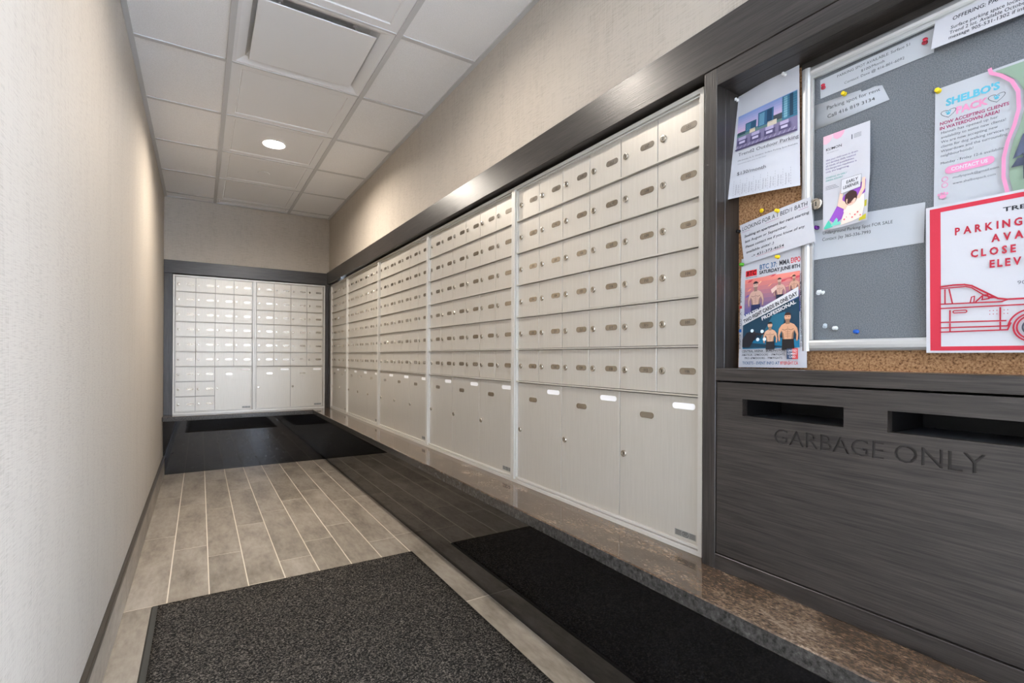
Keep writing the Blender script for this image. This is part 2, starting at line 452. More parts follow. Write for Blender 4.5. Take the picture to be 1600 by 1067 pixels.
# square plaque air diffuser
i = 5; ym = (edges[5] + edges[6]) / 2
t = tag(empty('air_diffuser', (XM, ym, CZ)), 'square white plaque air diffuser in the ceiling, its plate hung below a recess', 'air vent')
b = MB(); hx, hy = (R2 - R1) / 2 - hw, G / 2 - 0.006
R = [sq(b, (hx, hy), 0.02), sq(b, (hx, hy), 0.003), sq(b, (hx - 0.014, hy - 0.014), 0.003), sq(b, (hx - 0.05, hy - 0.05), 0.02), sq(b, (0.215, 0.215), 0.048), sq(b, (0.175, 0.175), 0.056)]
loops(b, R); b.bm.faces.new(R[-1]); link('pan', b.mesh('pan', M['white_metal']), None, t)
b = MB(); R = [sq(b, (0.222, 0.227), 0.006), sq(b, (0.2290, 0.2340), 0.005), sq(b, (0.2300, 0.2350), 0.002), sq(b, (0.2285, 0.2335), 0.0)]
loops(b, R); b.bm.faces.new(R[0]); b.bm.faces.new(R[-1]); link('plaque', b.mesh('plaque', M['white_metal']), None, t)
for sx in (-1, 1):
    for sy in (-1, 1):
        b = MB(); b.lathe([(0.004, 0.004), (0.004, 0.052)], c=(sx * 0.15, sy * 0.19, 0), n=8)
        b.lathe([(0.012, 0.040), (0.012, 0.050)], c=(sx * 0.15, sy * 0.19, 0), n=8, cap0=True)
        link('hanger', b.mesh('hanger', M['white_metal']), None, t)
# concealed sprinkler
t = tag(empty('sprinkler', (0.404, 4.215, CZ)), 'small flat round concealed sprinkler cover on the ceiling beyond the downlight', 'sprinkler')
b = MB(); b.lathe([(0.0005, 0.0), (0.040, 0.0), (0.042, 0.0015), (0.040, 0.003)], n=32, cap1=True); link('cover_plate', b.mesh('cover_plate', M['white_metal']), None, t)
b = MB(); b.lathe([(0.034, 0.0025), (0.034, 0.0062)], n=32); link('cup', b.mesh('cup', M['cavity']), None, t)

# ------------------------------------------------------------------ granite bench: ledge and black fronts
be = tag(empty('granite_ledge', (0.93, 5.09, 0)), 'polished brown granite ledge with black granite fronts running under all the mailboxes', 'ledge')
def rel(o, parent):
    o.matrix_parent_inverse = Matrix.Translation(parent.location).inverted(); return o
YB = 5.10
b = MB().box(0.930, 1.34, NEAR + 0.05, D + 0.02, LZ - 0.040, LZ, bevel=0.003)
for f in b.bm.faces:
    if f.normal.z < 0.5: f.material_index = 1
rel(link('slab', b.mesh('slab', [M['top'], M['edge']]), None, be), be)
b = MB().box(XL, 0.9300, YB, D + 0.02, LZ - 0.040, LZ, bevel=0.003)
for f in b.bm.faces:
    if f.normal.z < 0.5: f.material_index = 1
rel(link('slab', b.mesh('slab', [M['top'], M['edge']]), None, be), be)
rel(boxobj('front_panel', (1.0765, 1.10, NEAR + 0.05, 5.267, 0, LZ - 0.040), M['black'], be), be)
rel(boxobj('front_panel', (XL, 1.10, 5.267, 5.29, 0, LZ - 0.040), M['black'], be), be)

# ------------------------------------------------------------------ floor mat
t = tag(empty('door_mat', (0.4, 1.6, 0)), 'large charcoal carpet mat with a thin rubber border on the tiled floor', 'mat')
mx0, mx1, my0, my1 = -0.166, 0.966, 0.62, 2.525
b = MB(); b.prism([(mx0, 0), (mx1, 0), (mx1 - 0.006, 0.005), (mx0 + 0.006, 0.005)], my0, my1, axis=1)
rel(link('border', b.mesh('border'), M['rubber'], t), t)
b = MB()
nx, ny = 40, 60
g = [[b.bm.verts.new((mx0 + 0.024 + (mx1 - mx0 - 0.034) * i / nx, my0 + 0.02 + (my1 - my0 - 0.028) * j / ny, 0.009 + random.uniform(-0.0006, 0.0006))) for i in range(nx + 1)] for j in range(ny + 1)]
for j in range(ny):
    for i in range(nx): b.bm.faces.new([g[j][i], g[j][i + 1], g[j + 1][i + 1], g[j + 1][i]])
bd = [e for e in b.bm.edges if e.is_boundary]
r = bmesh.ops.extrude_edge_only(b.bm, edges=bd)
for v in [q for q in r['geom'] if isinstance(q, bmesh.types.BMVert)]: v.co.z = 0.004
me = b.mesh('pile', M['carpet'], True); rel(link('pile', me, None, t), t)

# ------------------------------------------------------------------ mailbox units
CP, RP = 0.1495, 0.1338
ZT = 1.222          # top of the first row above the frame foot
F0 = 0.019          # left edge of the first column
DY = 0.015          # depth of the door faces behind the frame face
def lock_mesh():
    b = MB()
    b.lathe([(0.0105, 0.0), (0.0105, -0.003), (0.0095, -0.0045), (0.0075, -0.0048), (0.0072, -0.0035), (0.0005, -0.0035)], axis=1, n=20)
    b.box(-0.0011, 0.0011, -0.0039, -0.0034, -0.0045, 0.0045, mi=1)
    return b.mesh('lock', [M['chrome'], M['slot']])
def stadium(w, h, n=7):
    r = h / 2; out = []
    for s in (1, -1):
        for k in range(n + 1):
            a = -math.pi / 2 + math.pi * k / n
            out.append((s * (w / 2 - r + r * math.cos(a)), s * r * math.sin(a)))
    return out
def plate_mesh(w, h, txt=None):
    b = MB(); b.prism(stadium(w, h), 0.0, -0.0012, axis=1)
    if txt:
        vs, fs, tw = text_shape(txt, 0.01); s = 0.0085 / CAP; vv = [b.bm.verts.new(((v[0] - tw / 2) * s, -0.00135, (v[1] - CAP / 2) * s)) for v in vs]
        for f in fs:
            try: b.bm.faces.new([vv[i] for i in f]).material_index = 1
            except ValueError: pass
    return b.mesh('number_plate', [M['plate'], M['plate_ink']])
LOCK = lock_mesh(); PLATE = plate_mesh(0.054, 0.018); WHITE_BAR = MB().prism(stadium(0.076, 0.017), 0.0, -0.001, axis=1).mesh('white_bar', M['label'])
def door_mesh(w, h): return MB().box(0, w, DY, DY + 0.003, 0, h, bevel=0.0007).mesh('door', M['door'])
DM = door_mesh(CP - 0.0025, RP - 0.0075)
def sticker_mesh():
    b = MB().box(0, 0.070, -0.0004, 0, 0, 0.017)
    for k in range(4): b.box(0.003, 0.022, -0.0006, -0.0004, 0.003 + 0.0035 * k, 0.0042 + 0.0035 * k, mi=1); b.box(0.049, 0.067, -0.0006, -0.0004, 0.003 + 0.0035 * k, 0.0042 + 0.0035 * k, mi=1)
    pts = stadium(0.022, 0.014)
    for k in range(len(pts)):
        p, q = pts[k], pts[(k + 1) % len(pts)]
        b.face([(0.0355 + p[0], -0.0006, 0.0085 + p[1]), (0.0355 + q[0], -0.0006, 0.0085 + q[1]), (0.0355 + q[0] * 0.86, -0.0006, 0.0085 + q[1] * 0.8), (0.0355 + p[0] * 0.86, -0.0006, 0.0085 + p[1] * 0.8)], 1)
    for k in range(3): b.box(0.029, 0.042, -0.0006, -0.0004, 0.0055 + 0.0028 * k, 0.0069 + 0.0028 * k, mi=1)
    return b.mesh('maker_sticker', [M['sticker'], M['sticker_ink']])
STICK = sticker_mesh()
FRAME_H = 1.235
def bars(b, w, z0, z1, t, y0, y1):
    b.box(0, t, y0, y1, z0, z1); b.box(w - t, w, y0, y1, z0, z1); b.box(t, w - t, y0, y1, z0, z0 + t); b.box(t, w - t, y0, y1, z1 - t, z1)
RAIL = {}
def unit(loc, rz, W, ncol, label, parcels, extra_rows=0, numbers=None):
    t = tag(empty('mailbox_unit', loc, rz), label, 'mailbox', 'built-in mailbox units')
    b = MB(); bars(b, W, 0, FRAME_H, 0.012, 0, 0.03)
    link('frame', b.mesh('frame'), M['frame'], t)
    b = MB(); w2 = W - 0.030
    for (xa, xb, za, zb) in ((0.015, 0.0185, 0.015, FRAME_H - 0.0135), (W - 0.0185, W - 0.015, 0.015, FRAME_H - 0.0135), (0.0185, W - 0.0185, 0.015, 0.0215), (0.0185, W - 0.0185, FRAME_H - 0.0175, FRAME_H - 0.0135)):
        b.box(xa, xb, 0.006, 0.03, za, zb)
    link('inner_frame', b.mesh('inner_frame'), M['frame'], t)
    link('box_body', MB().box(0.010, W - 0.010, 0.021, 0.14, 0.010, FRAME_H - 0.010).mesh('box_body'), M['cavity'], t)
    cp = (W - 0.0376) / ncol; x00 = 0.0188
    zrow = [ZT - RP * k for k in range(7)]
    dm = DM if abs(cp - CP) < 0.0006 else door_mesh(cp - 0.0025, RP - 0.0075)
    def small(c, z, num=None):
        d = link('door', dm, None, t, loc=(x00 + cp * c + 0.00125, 0, z + 0.0055))
        link('lock', LOCK, None, d, loc=(0.021, DY, RP / 2 - 0.006))
        link('number_plate', plate_mesh(0.054, 0.018, num) if num else PLATE, None, d, loc=(0.1085, DY, RP / 2 - 0.0045))
    for k in range(6):
        for c in range(ncol): small(c, zrow[k + 1], None if not numbers else str(numbers + (ncol - 1 - c) * 6 + k))
    for k in range(1, 7):
        key = round(W, 3)
        if key not in RAIL: RAIL[key] = MB().box(0.0188, W - 0.0188, DY - 0.009, DY + 0.004, 0, 0.0042, bevel=0.0006).mesh('door_rail', M['door'])
        link('door_rail', RAIL[key], None, t, loc=(0, 0, zrow[k] - 0.0005))
    ztop = zrow[6]; zb = 0.0225
    for (c, span) in parcels:
        w = cp * span - 0.0025; h = ztop - 0.003 - zb
        d = link('parcel_door', door_mesh(w, h), None, t, loc=(x00 + cp * c + 0.00125, 0, zb))
        link('lock', LOCK, None, d, loc=(0.0185, DY, 0.20))
        link('number_plate', PLATE, None, d, loc=(0.112, DY, 0.330))
        link('white_bar', WHITE_BAR, None, d, loc=(w - 0.051, DY, h - 0.0255))  # plain white bar at the upper right of the parcel door
    if extra_rows:
        for k in range(1, extra_rows + 1):
            for c in range(2): small(c, ztop - RP * k)
            link('door_rail', MB().box(0.0188, 0.0188 + 2 * cp, DY - 0.004, DY + 0.004, 0, 0.003).mesh('door_rail', M['door']), None, t, loc=(0, 0, ztop - RP * k + 0.0008))
    link('maker_sticker', STICK, None, t, loc=(W - 0.0188 - 0.080, DY - 0.0001, 0.030))
    return t
RZ = -math.pi / 2
ly = [1.772, 2.712, 3.652, 4.590, 5.2275]; ry = [0.8375, 1.7735, 2.7135, 3.6535, 4.5915]
TXT = ['mailbox unit on the right wall nearest the wooden notice cabinet, small numbers readable',
       'aluminium mailbox unit second from the wooden notice cabinet on the right wall',
       'aluminium mailbox unit third from the wooden notice cabinet, middle of the right wall row',
       'aluminium mailbox unit fourth from the wooden notice cabinet, next to the narrow corner unit',
       'narrow four column mailbox unit on the right wall in the far corner']
for k in range(5):
    W_ = ly[k] - ry[k]
    unit((XF, ly[k], LZ), RZ, W_, 6 if k < 4 else 4, TXT[k], [(0, 2), (2, 2), (4, 2)] if k < 4 else [(0, 2), (2, 2)], numbers=101 if k == 0 else None)
unit((-0.2045, D, LZ), 0, 0.6385, 4, 'left mailbox unit on the end wall, small doors beside its one parcel door', [(2, 2)], extra_rows=3)
unit((0.4355, D, LZ), 0, 0.6365, 4, 'right mailbox unit on the end wall with two parcel doors along the bottom', [(0, 2), (2, 2)])

# ------------------------------------------------------------------ wooden notice cabinet
CY0, CY1 = 0.8155, NEAR + 0.06
ca = tag(empty('notice_cabinet', (XC, 0.4, LZ)), 'dark oak wall cabinet with a notice niche above and a garbage door with two slots', 'cabinet')
XK = 1.180
def cpart(name, dims, mat, bevel=0.001): return rel(boxobj(name, dims, mat, ca, bevel=bevel), ca)
cpart('stile', (XC, XC + 0.035, 0.7785, CY0, LZ, 1.766), M['wood_z'])
cpart('stile', (XC, XC + 0.035, CY1, CY1 + 0.037, LZ, 1.766), M['wood_z'])
cpart('side_panel', (XC + 0.035, 1.32, 0.7785, CY0 - 0.002, LZ, 1.78), M['wood_z'])
cpart('top_rail', (XC, XC + 0.035, CY1 + 0.037, 0.7785, 1.722, 1.766), M['wood_y'])
cpart('niche_top', (XC + 0.035, 1.32, CY1 + 0.037, 0.7785, 1.722, 1.745), M['wood_y'])
cpart('middle_rail', (XC, XC + 0.12, CY1 + 0.037, 0.7785, 0.988, 1.018), M['wood_y'])
cpart('bottom_rail', (XC, XC + 0.035, CY1 + 0.037, 0.7785, LZ, 0.558), M['wood_y'])
cpart('niche_dark_strip', (XK - 0.003, XK + 0.012, CY1 + 0.037, 0.62, 1.704, 1.722), M['wood_y'], 0)  # dark strip covering the cork above the case
cpart('cork_board', (XK, XK + 0.012, CY1 + 0.037, 0.7785, 1.018, 1.720), M['cork'], 0)
cpart('back_panel', (1.30, 1.31, CY1 + 0.037, 0.7785, LZ, 0.988), M['inside'], 0)
# garbage door: slots and lettering cut out of the board
DY0, DY1, DZ0, DZ1 = CY1 + 0.040, 0.776, 0.561, 0.984
XD = XC + 0.003
b = MB().box(XD, XD + 0.02, DY0, DY1, DZ0, DZ1); door_me = b.mesh('garbage_door', [M['wood_y'], M['groove']])
door = rel(link('garbage_door', door_me, None, ca), ca)
cut = MB().box(XD - 0.02, XD + 0.04, 0.489, 0.708, 0.9065, 0.9465); cut.box(XD - 0.02, XD + 0.04, 0.195, 0.414, 0.9065, 0.9465)
c1 = link('slot_cutter', cut.mesh('slot_cutter'))
def lettering_solid(s, y_left, y_right, z_base, cap, depth):
    b = MB(); vs, fs, tw = text_shape(s, 0.0, 0.5); sx = (y_left - y_right) / tw; sz = cap / CAP
    vv = [b.bm.verts.new((XD + depth if v[2] > 0 else XD - 0.004, y_left - v[0] * sx, z_base + v[1] * sz)) for v in vs]
    for f in fs:
        try: b.bm.faces.new([vv[i] for i in f])
        except ValueError: pass
    bmesh.ops.remove_doubles(b.bm, verts=b.bm.verts[:], dist=1e-6)
    for f in b.bm.faces: f.material_index = 1
    return b.mesh('letter_cutter', [M['wood_y'], M['groove']])
c2 = link('letter_cutter', lettering_solid('GARBAGE ONLY', 0.630, 0.276, 0.8545, 0.0335, 0.0035))
for c in (c1, c2):
    md = door.modifiers.new('cut', 'BOOLEAN'); md.operation = 'DIFFERENCE'; md.solver = 'EXACT'; md.object = c
    if hasattr(md, 'material_mode'): md.material_mode = 'TRANSFER'
bpy.context.view_layer.update()
dg = bpy.context.evaluated_depsgraph_get()
new = bpy.data.meshes.new_from_object(door.evaluated_get(dg)); door.modifiers.clear(); door.data = new
for c in (c1, c2): bpy.data.objects.remove(c)
# chutes behind the slots and a grey bin rim seen through the second one
for (ya, yb) in ((0.48, 0.717), (0.186, 0.423)):
    b = MB(); b.box(XD + 0.021, 1.27, ya, ya + 0.006, 0.84, 0.975); b.box(XD + 0.021, 1.27, yb - 0.006, yb, 0.84, 0.975)
    b.box(XD + 0.021, 1.27, ya, yb, 0.965, 0.972); b.box(1.262, 1.27, ya, yb, 0.84, 0.97)
    rel(link('chute', b.mesh('chute'), M['inside'], ca), ca)
    rel(boxobj('chute_floor', (XD + 0.021, 1.262, ya + 0.006, yb - 0.006, 0.8985, 0.9035), M['bin'], ca), ca)

# ------------------------------------------------------------------ glazed bulletin case in the niche
bc = tag(empty('bulletin_case', (XK, 0.24, 1.06)), 'aluminium framed bulletin case with grey fabric back and glass door in the cabinet niche', 'bulletin board')
BY0, BY1, BZ0, BZ1 = 0.07, 0.613, 1.0605, 1.700
rel(boxobj('fabric_back', (XK - 0.004, XK, BY0 + 0.01, BY1 - 0.01, BZ0 + 0.01, BZ1 - 0.01), M['fabric'], bc), bc)
def rounded_bar(name, a, bnd, axis):
    """half-round fronted aluminium profile, 21 mm wide and 20 mm deep, running along y or z"""
    lo, hi = a; w = hi - lo; pr = [(XK, lo), (XK - 0.014, lo)]
    for k in range(1, 6):
        th = math.pi * k / 6; pr.append((XK - 0.014 - 0.007 * math.sin(th), lo + w / 2 - w / 2 * math.cos(th)))
    pr += [(XK - 0.014, hi), (XK, hi)]
    b = MB(); b.prism(pr, bnd[0], bnd[1], axis=axis)
    return rel(link(name, b.mesh(name, M['alu']), None, bc), bc)
rounded_bar('frame_bar', (BY1 - 0.021, BY1), (BZ0, BZ1), 2)
rounded_bar('frame_bar', (BY0, BY0 + 0.021), (BZ0, BZ1), 2)
rounded_bar('frame_bar', (BZ0, BZ0 + 0.025), (BY0 + 0.021, BY1 - 0.021), 1)
rounded_bar('frame_bar', (BZ1 - 0.021, BZ1), (BY0 + 0.021, BY1 - 0.021), 1)
XG = XK - 0.019
b = MB()
b.box(XG, XG + 0.006, BY1 - 0.027, BY1 - 0.021, BZ0 + 0.025, BZ1 - 0.021); b.box(XG, XG + 0.006, BY0 + 0.021, BY0 + 0.027, BZ0 + 0.025, BZ1 - 0.021)
b.box(XG, XG + 0.006, BY0 + 0.027, BY1 - 0.027, BZ1 - 0.029, BZ1 - 0.021)
rel(link('door_frame', b.mesh('door_frame', M['alu']), None, bc), bc)
b = MB(); b.face([(XG + 0.003, BY0 + 0.02, BZ0 + 0.02), (XG + 0.003, BY1 - 0.02, BZ0 + 0.02), (XG + 0.003, BY1 - 0.02, BZ1 - 0.02), (XG + 0.003, BY0 + 0.02, BZ1 - 0.02)])
rel(link('glass_door', b.mesh('glass_door'), M['glass'], bc), bc)
b = MB()
b.lathe([(0.013, 0.0), (0.013, -0.004), (0.011, -0.006), (0.009, -0.006), (0.0085, -0.004), (0.0005, -0.004)], c=(0, 0, 0), axis=0, n=24)
b.box(-0.0046, -0.004, -0.001, 0.001, -0.005, 0.005, mi=1)
o = rel(link('case_lock', b.mesh('case_lock', [M['chrome'], M['slot']]), None, bc), bc); o.location = (XG - 0.001, 0.577, 1.387)

# ------------------------------------------------------------------ papers
class Paper:
    """a sheet given by the world (x,y,z) of its corners TL,TR,BR,BL; art is laid out in metres from its lower left corner"""
    def __init__(self, corners, w, h, bulge=None, outline=None, nu=10, nv=10):
        self.c = [Vector(q) for q in corners]; self.w, self.h = w, h; self.f = bulge or (lambda u, v: 0.0)
        self.bm = bmesh.new(); self.lay = self.bm.loops.layers.float_color.new('ink'); self.k = 0; self.nu, self.nv = nu, nv; self.outline = outline
    def P(self, x, y, off=0.0):
        u, v = x / self.w, y / self.h; TL, TR, BR, BL = self.c
        p = (TL * (1 - u) + TR * u) * v + (BL * (1 - u) + BR * u) * (1 - v)
        return Vector((p.x - self.f(u, v) - off, p.y, p.z))
    def _face(self, pts, col, off):
        vs = [self.bm.verts.new(self.P(x, y, off)) for x, y in pts]
        try: f = self.bm.faces.new(vs)
        except ValueError: return
        for l in f.loops: l[self.lay] = col
    def step(self): self.k += 1; return 0.00025 + 0.00006 * self.k
    def rect(self, x0, y0, x1, y1, col, n=None, m=None, off=None):
        off = off or self.step(); n = n or max(1, int((x1 - x0) / self.w * self.nu)); m = m or max(1, int((y1 - y0) / self.h * self.nv))
        for i in range(n):
            for j in range(m):
                xa, xb = x0 + (x1 - x0) * i / n, x0 + (x1 - x0) * (i + 1) / n; ya, yb = y0 + (y1 - y0) * j / m, y0 + (y1 - y0) * (j + 1) / m
                self._face([(xa, ya), (xb, ya), (xb, yb), (xa, yb)], col(j / max(1, m - 1)) if callable(col) else col, off)
    def poly(self, pts, col): self._face(pts, col, self.step())
    def disc(self, cx, cy, rx, ry, col, n=18, a0=0, a1=2 * math.pi): self.poly([(cx + rx * math.cos(a0 + (a1 - a0) * k / n), cy + ry * math.sin(a0 + (a1 - a0) * k / n)) for k in range(n + (0 if a1 - a0 > 6.2 else 1))], col)
    def line(self, pts, wd, col, closed=False):
        off = self.step(); q = list(pts) + ([pts[0]] if closed else [])
        for i_, ((xa, ya), (xb, yb)) in enumerate(zip(q, q[1:])):
            dx, dy = xb - xa, yb - ya; L = math.hypot(dx, dy) or 1; nx, ny = -dy / L * wd / 2, dx / L * wd / 2; ex, ey = dx / L * wd * 0.3, dy / L * wd * 0.3
            self._face([(xa - ex + nx, ya - ey + ny), (xa - ex - nx, ya - ey - ny), (xb + ex - nx, yb + ey - ny), (xb + ex + nx, yb + ey + ny)], col, off + 0.00002 * (i_ % 3))
    def ring(self, cx, cy, r, wd, col, a0=0, a1=2 * math.pi, n=24): self.line([(cx + r * math.cos(a0 + (a1 - a0) * k / n), cy + r * math.sin(a0 + (a1 - a0) * k / n)) for k in range(n + 1)], wd, col)
    def text(self, s, x, y, cap, col, width=None, bold=0.0, shear=0.0, align='l', rot=0.0):
        vs, fs, tw = text_shape(s, bold); sy = cap / CAP; sx = width / tw if width else sy; off = self.step()
        ox = {'l': 0, 'c': -tw * sx / 2, 'r': -tw * sx}[align]; cr, sr = math.cos(rot), math.sin(rot); vv = []
        for v in vs:
            a, b_ = ox + v[0] * sx + v[1] * sy * shear, v[1] * sy
            vv.append(self.bm.verts.new(self.P(x + a * cr - b_ * sr, y + a * sr + b_ * cr, off)))
        for f in fs:
            try: q = self.bm.faces.new([vv[i] for i in f])
            except ValueError: continue
            for l in q.loops: l[self.lay] = col
    def finish(self, name, label, cat, parts=('printing',), mat='paper', group=None):
        b = MB(); nu, nv = self.nu, self.nv
        if self.outline:
            fr = [self.P(x, y) for x, y in self.outline]; bk = [Vector((p.x + 0.0002, p.y, p.z)) for p in fr]
            A = [b.bm.verts.new(p) for p in fr]; B = [b.bm.verts.new(p) for p in bk]; b.bm.faces.new(A); b.bm.faces.new(B[::-1])
            for i in range(len(A)): b.bm.faces.new([A[i], B[i], B[(i + 1) % len(A)], A[(i + 1) % len(A)]])
        else:
            for s, d in ((0, 0.0), (1, -0.0002)):
                g = [[b.bm.verts.new(self.P(self.w * i / nu, self.h * j / nv, d)) for i in range(nu + 1)] for j in range(nv + 1)]
                for j in range(nv):
                    for i in range(nu):
                        q = [g[j][i], g[j][i + 1], g[j + 1][i + 1], g[j + 1][i]]; b.bm.faces.new(q if s == 0 else q[::-1])
        me = b.mesh(name, M[mat], True)
        o = link(name, me); tag(o, label, cat, group)
        pm = bpy.data.meshes.new(parts[0]); self.bm.to_mesh(pm); self.bm.free(); pm.materials.append(M['ink'])
        if len(pm.polygons): link(parts[0], pm, None, o)
        return o
INK = rgb(40, 42, 50); GREY = rgb(110, 112, 120)
def lines(p, rows, col=INK, cap=0.004):
    for s, x, y, wd in rows: p.text(s, x, y, cap, col, wd)

# A. curled flyer with a picture of towers over a car park, tear-off tabs below
p = Paper([(1.176, 0.786, 1.718), (1.170, 0.622, 1.726), (1.156, 0.611, 1.438), (1.133, 0.778, 1.446)], 0.162, 0.276,
          bulge=lambda u, v: 0.004 * math.sin(math.pi * u) * (1 - v) + 0.010 * math.sin(math.pi * u) ** 2 * (v > 0.9) * (v - 0.9) * 3, nu=14, nv=16)
x0p, x1p, yb, yt = 0.012, 0.158, 0.124, 0.218
for k in range(8):
    a = k / 7; p.rect(x0p, 0.168 + (yt - 0.168) * k / 8, x1p, 0.168 + (yt - 0.168) * (k + 1) / 8, rgb(int(214 - 84 * a), int(180 - 30 * a), int(206 - 6 * a)), 14, 1)
p.rect(x0p, yb, x1p, 0.168, rgb(126, 118, 150), 14, 5)
p.rect(x0p, 0.160, x1p, 0.171, rgb(96, 128, 122), 14, 1)
for (xa, xb, ya, yb2, c) in ((0.014, 0.034, 0.164, 0.172, (48, 72, 84)), (0.034, 0.062, 0.166, 0.190, (52, 98, 128)), (0.036, 0.048, 0.168, 0.187, (86, 140, 168)), (0.066, 0.104, 0.166, 0.203, (60, 104, 138)),
                             (0.069, 0.082, 0.168, 0.199, (104, 156, 184)), (0.088, 0.100, 0.168, 0.201, (40, 70, 100)), (0.104, 0.126, 0.166, 0.180, (64, 72, 78)), (0.124, 0.158, 0.160, 0.216, (62, 116, 142)),
                             (0.128, 0.136, 0.164, 0.214, (120, 172, 190)), (0.141, 0.149, 0.164, 0.216, (36, 66, 88)), (0.046, 0.060, 0.160, 0.170, (212, 200, 170)), (0.090, 0.112, 0.158, 0.170, (206, 196, 176))):
    p.rect(xa, ya, xb, yb2, rgb(*c), 3, 2)
for k in range(9):
    for (wa, wb, za, zb) in ((0.0345, 0.0615, 0.168, 0.189), (0.067, 0.103, 0.168, 0.202), (0.125, 0.158, 0.165, 0.215)):
        z = za + (zb - za) * k / 9; p.line([(wa, z), ((wa + wb) / 2, z), (wb, z)], 0.0006, rgb(34, 58, 82))
for k in range(4):
    x = 0.016 + 0.034 * k; p.rect(x, 0.136, x + 0.026, 0.150, rgb(84, 78, 112), 3, 1); p.rect(x + 0.003, 0.149, x + 0.022, 0.157, rgb(176, 166, 198), 3, 1); p.rect(x + 0.005, 0.140, x + 0.020, 0.146, rgb(198, 190, 214), 3, 1)
for k in range(14): p.line([(x0p + 0.0105 * k, 0.125), (x0p + 0.0105 * k + 0.006, 0.134)], 0.0007, rgb(208, 204, 222))
p.rect(x0p, yb, x1p, yb + 0.003, rgb(72, 66, 92), 14, 1)
p.text('Trend2 Outdoor Parking', 0.022, 0.1065, 0.0085, INK, 0.140)
p.text('199 Dundas St. E, Outdoor Surface Parking Spot Available', 0.022, 0.0925, 0.0034, INK, 0.138)
p.text('Convenient spot close to the door', 0.022, 0.0845, 0.0028, GREY, 0.070)
p.text('$130/month', 0.022, 0.0565, 0.0085, INK, 0.070)
for k in range(9):
    x = 0.016 + 0.0165 * k
    for j in range(7): p.line([(x, 0.004 + 0.006 * j), (x, 0.007 + 0.006 * j)], 0.0005, GREY)
    if k < 8: p.text('Parking spot', x + 0.0075, 0.006, 0.003, GREY, 0.026, rot=math.pi / 2); p.text('call or text', x + 0.0135, 0.008, 0.003, GREY, 0.022, rot=math.pi / 2)
p.finish('flyer', 'curled white flyer with a photo of glass towers over parked cars and tear-off tabs', 'flyer', ('printed_picture',))

# C. tall event poster
p = Paper([(1.170, 0.764, 1.296), (1.166, 0.604, 1.302), (1.160, 0.596, 1.0225), (1.152, 0.759, 1.0205)], 0.162, 0.277, bulge=lambda u, v: 0.004 * math.sin(math.pi * u), nu=12, nv=14)
WHT = rgb(210, 210, 214); RED = rgb(214, 40, 50)
p.rect(0.014, 0.228, 0.045, 0.243, RED, 3, 1); p.text('BTC', 0.0165, 0.2305, 0.0105, rgb(60, 12, 20), 0.026, 0.03, 0.1)
p.text('FIGHT PROMOTIONS', 0.014, 0.2235, 0.003, INK, 0.032)
p.text('BTC 37:', 0.053, 0.240, 0.012, rgb(52, 96, 140), 0.044, 0.02); p.text('MMA', 0.103, 0.241, 0.012, INK, 0.024, 0.02); p.text('EXPO', 0.130, 0.242, 0.012, RED, 0.021, 0.02)
p.text('SATURDAY JUNE 8TH', 0.052, 0.2285, 0.0085, INK, 0.098, 0.03)
for k in range(9):
    a = k / 8; p.rect(0.013, 0.128 + 0.0103 * k, 0.150, 0.128 + 0.0103 * (k + 1), rgb(int(96 + 130 * a), int(96 + 36 * a), int(150 - 30 * a)), 10, 1)
for (x, y, l, c) in ((0.02, 0.19, 0.06, (232, 150, 120)), (0.05, 0.205, 0.08, (246, 190, 150)), (0.10, 0.20, 0.05, (206, 84, 96)), (0.014, 0.175, 0.04, (120, 96, 170)), (0.085, 0.185, 0.06, (238, 160, 132)), (0.02, 0.212, 0.07, (200, 80, 90))):
    p.poly([(x, y), (x + l, y + 0.006), (min(0.150, x + l * 1.1), y + 0.011), (x + 0.006, y + 0.006)], rgb(*c))
p.poly([(0.013, 0.128), (0.150, 0.128), (0.150, 0.152), (0.085, 0.142), (0.013, 0.134)], rgb(58, 74, 140))
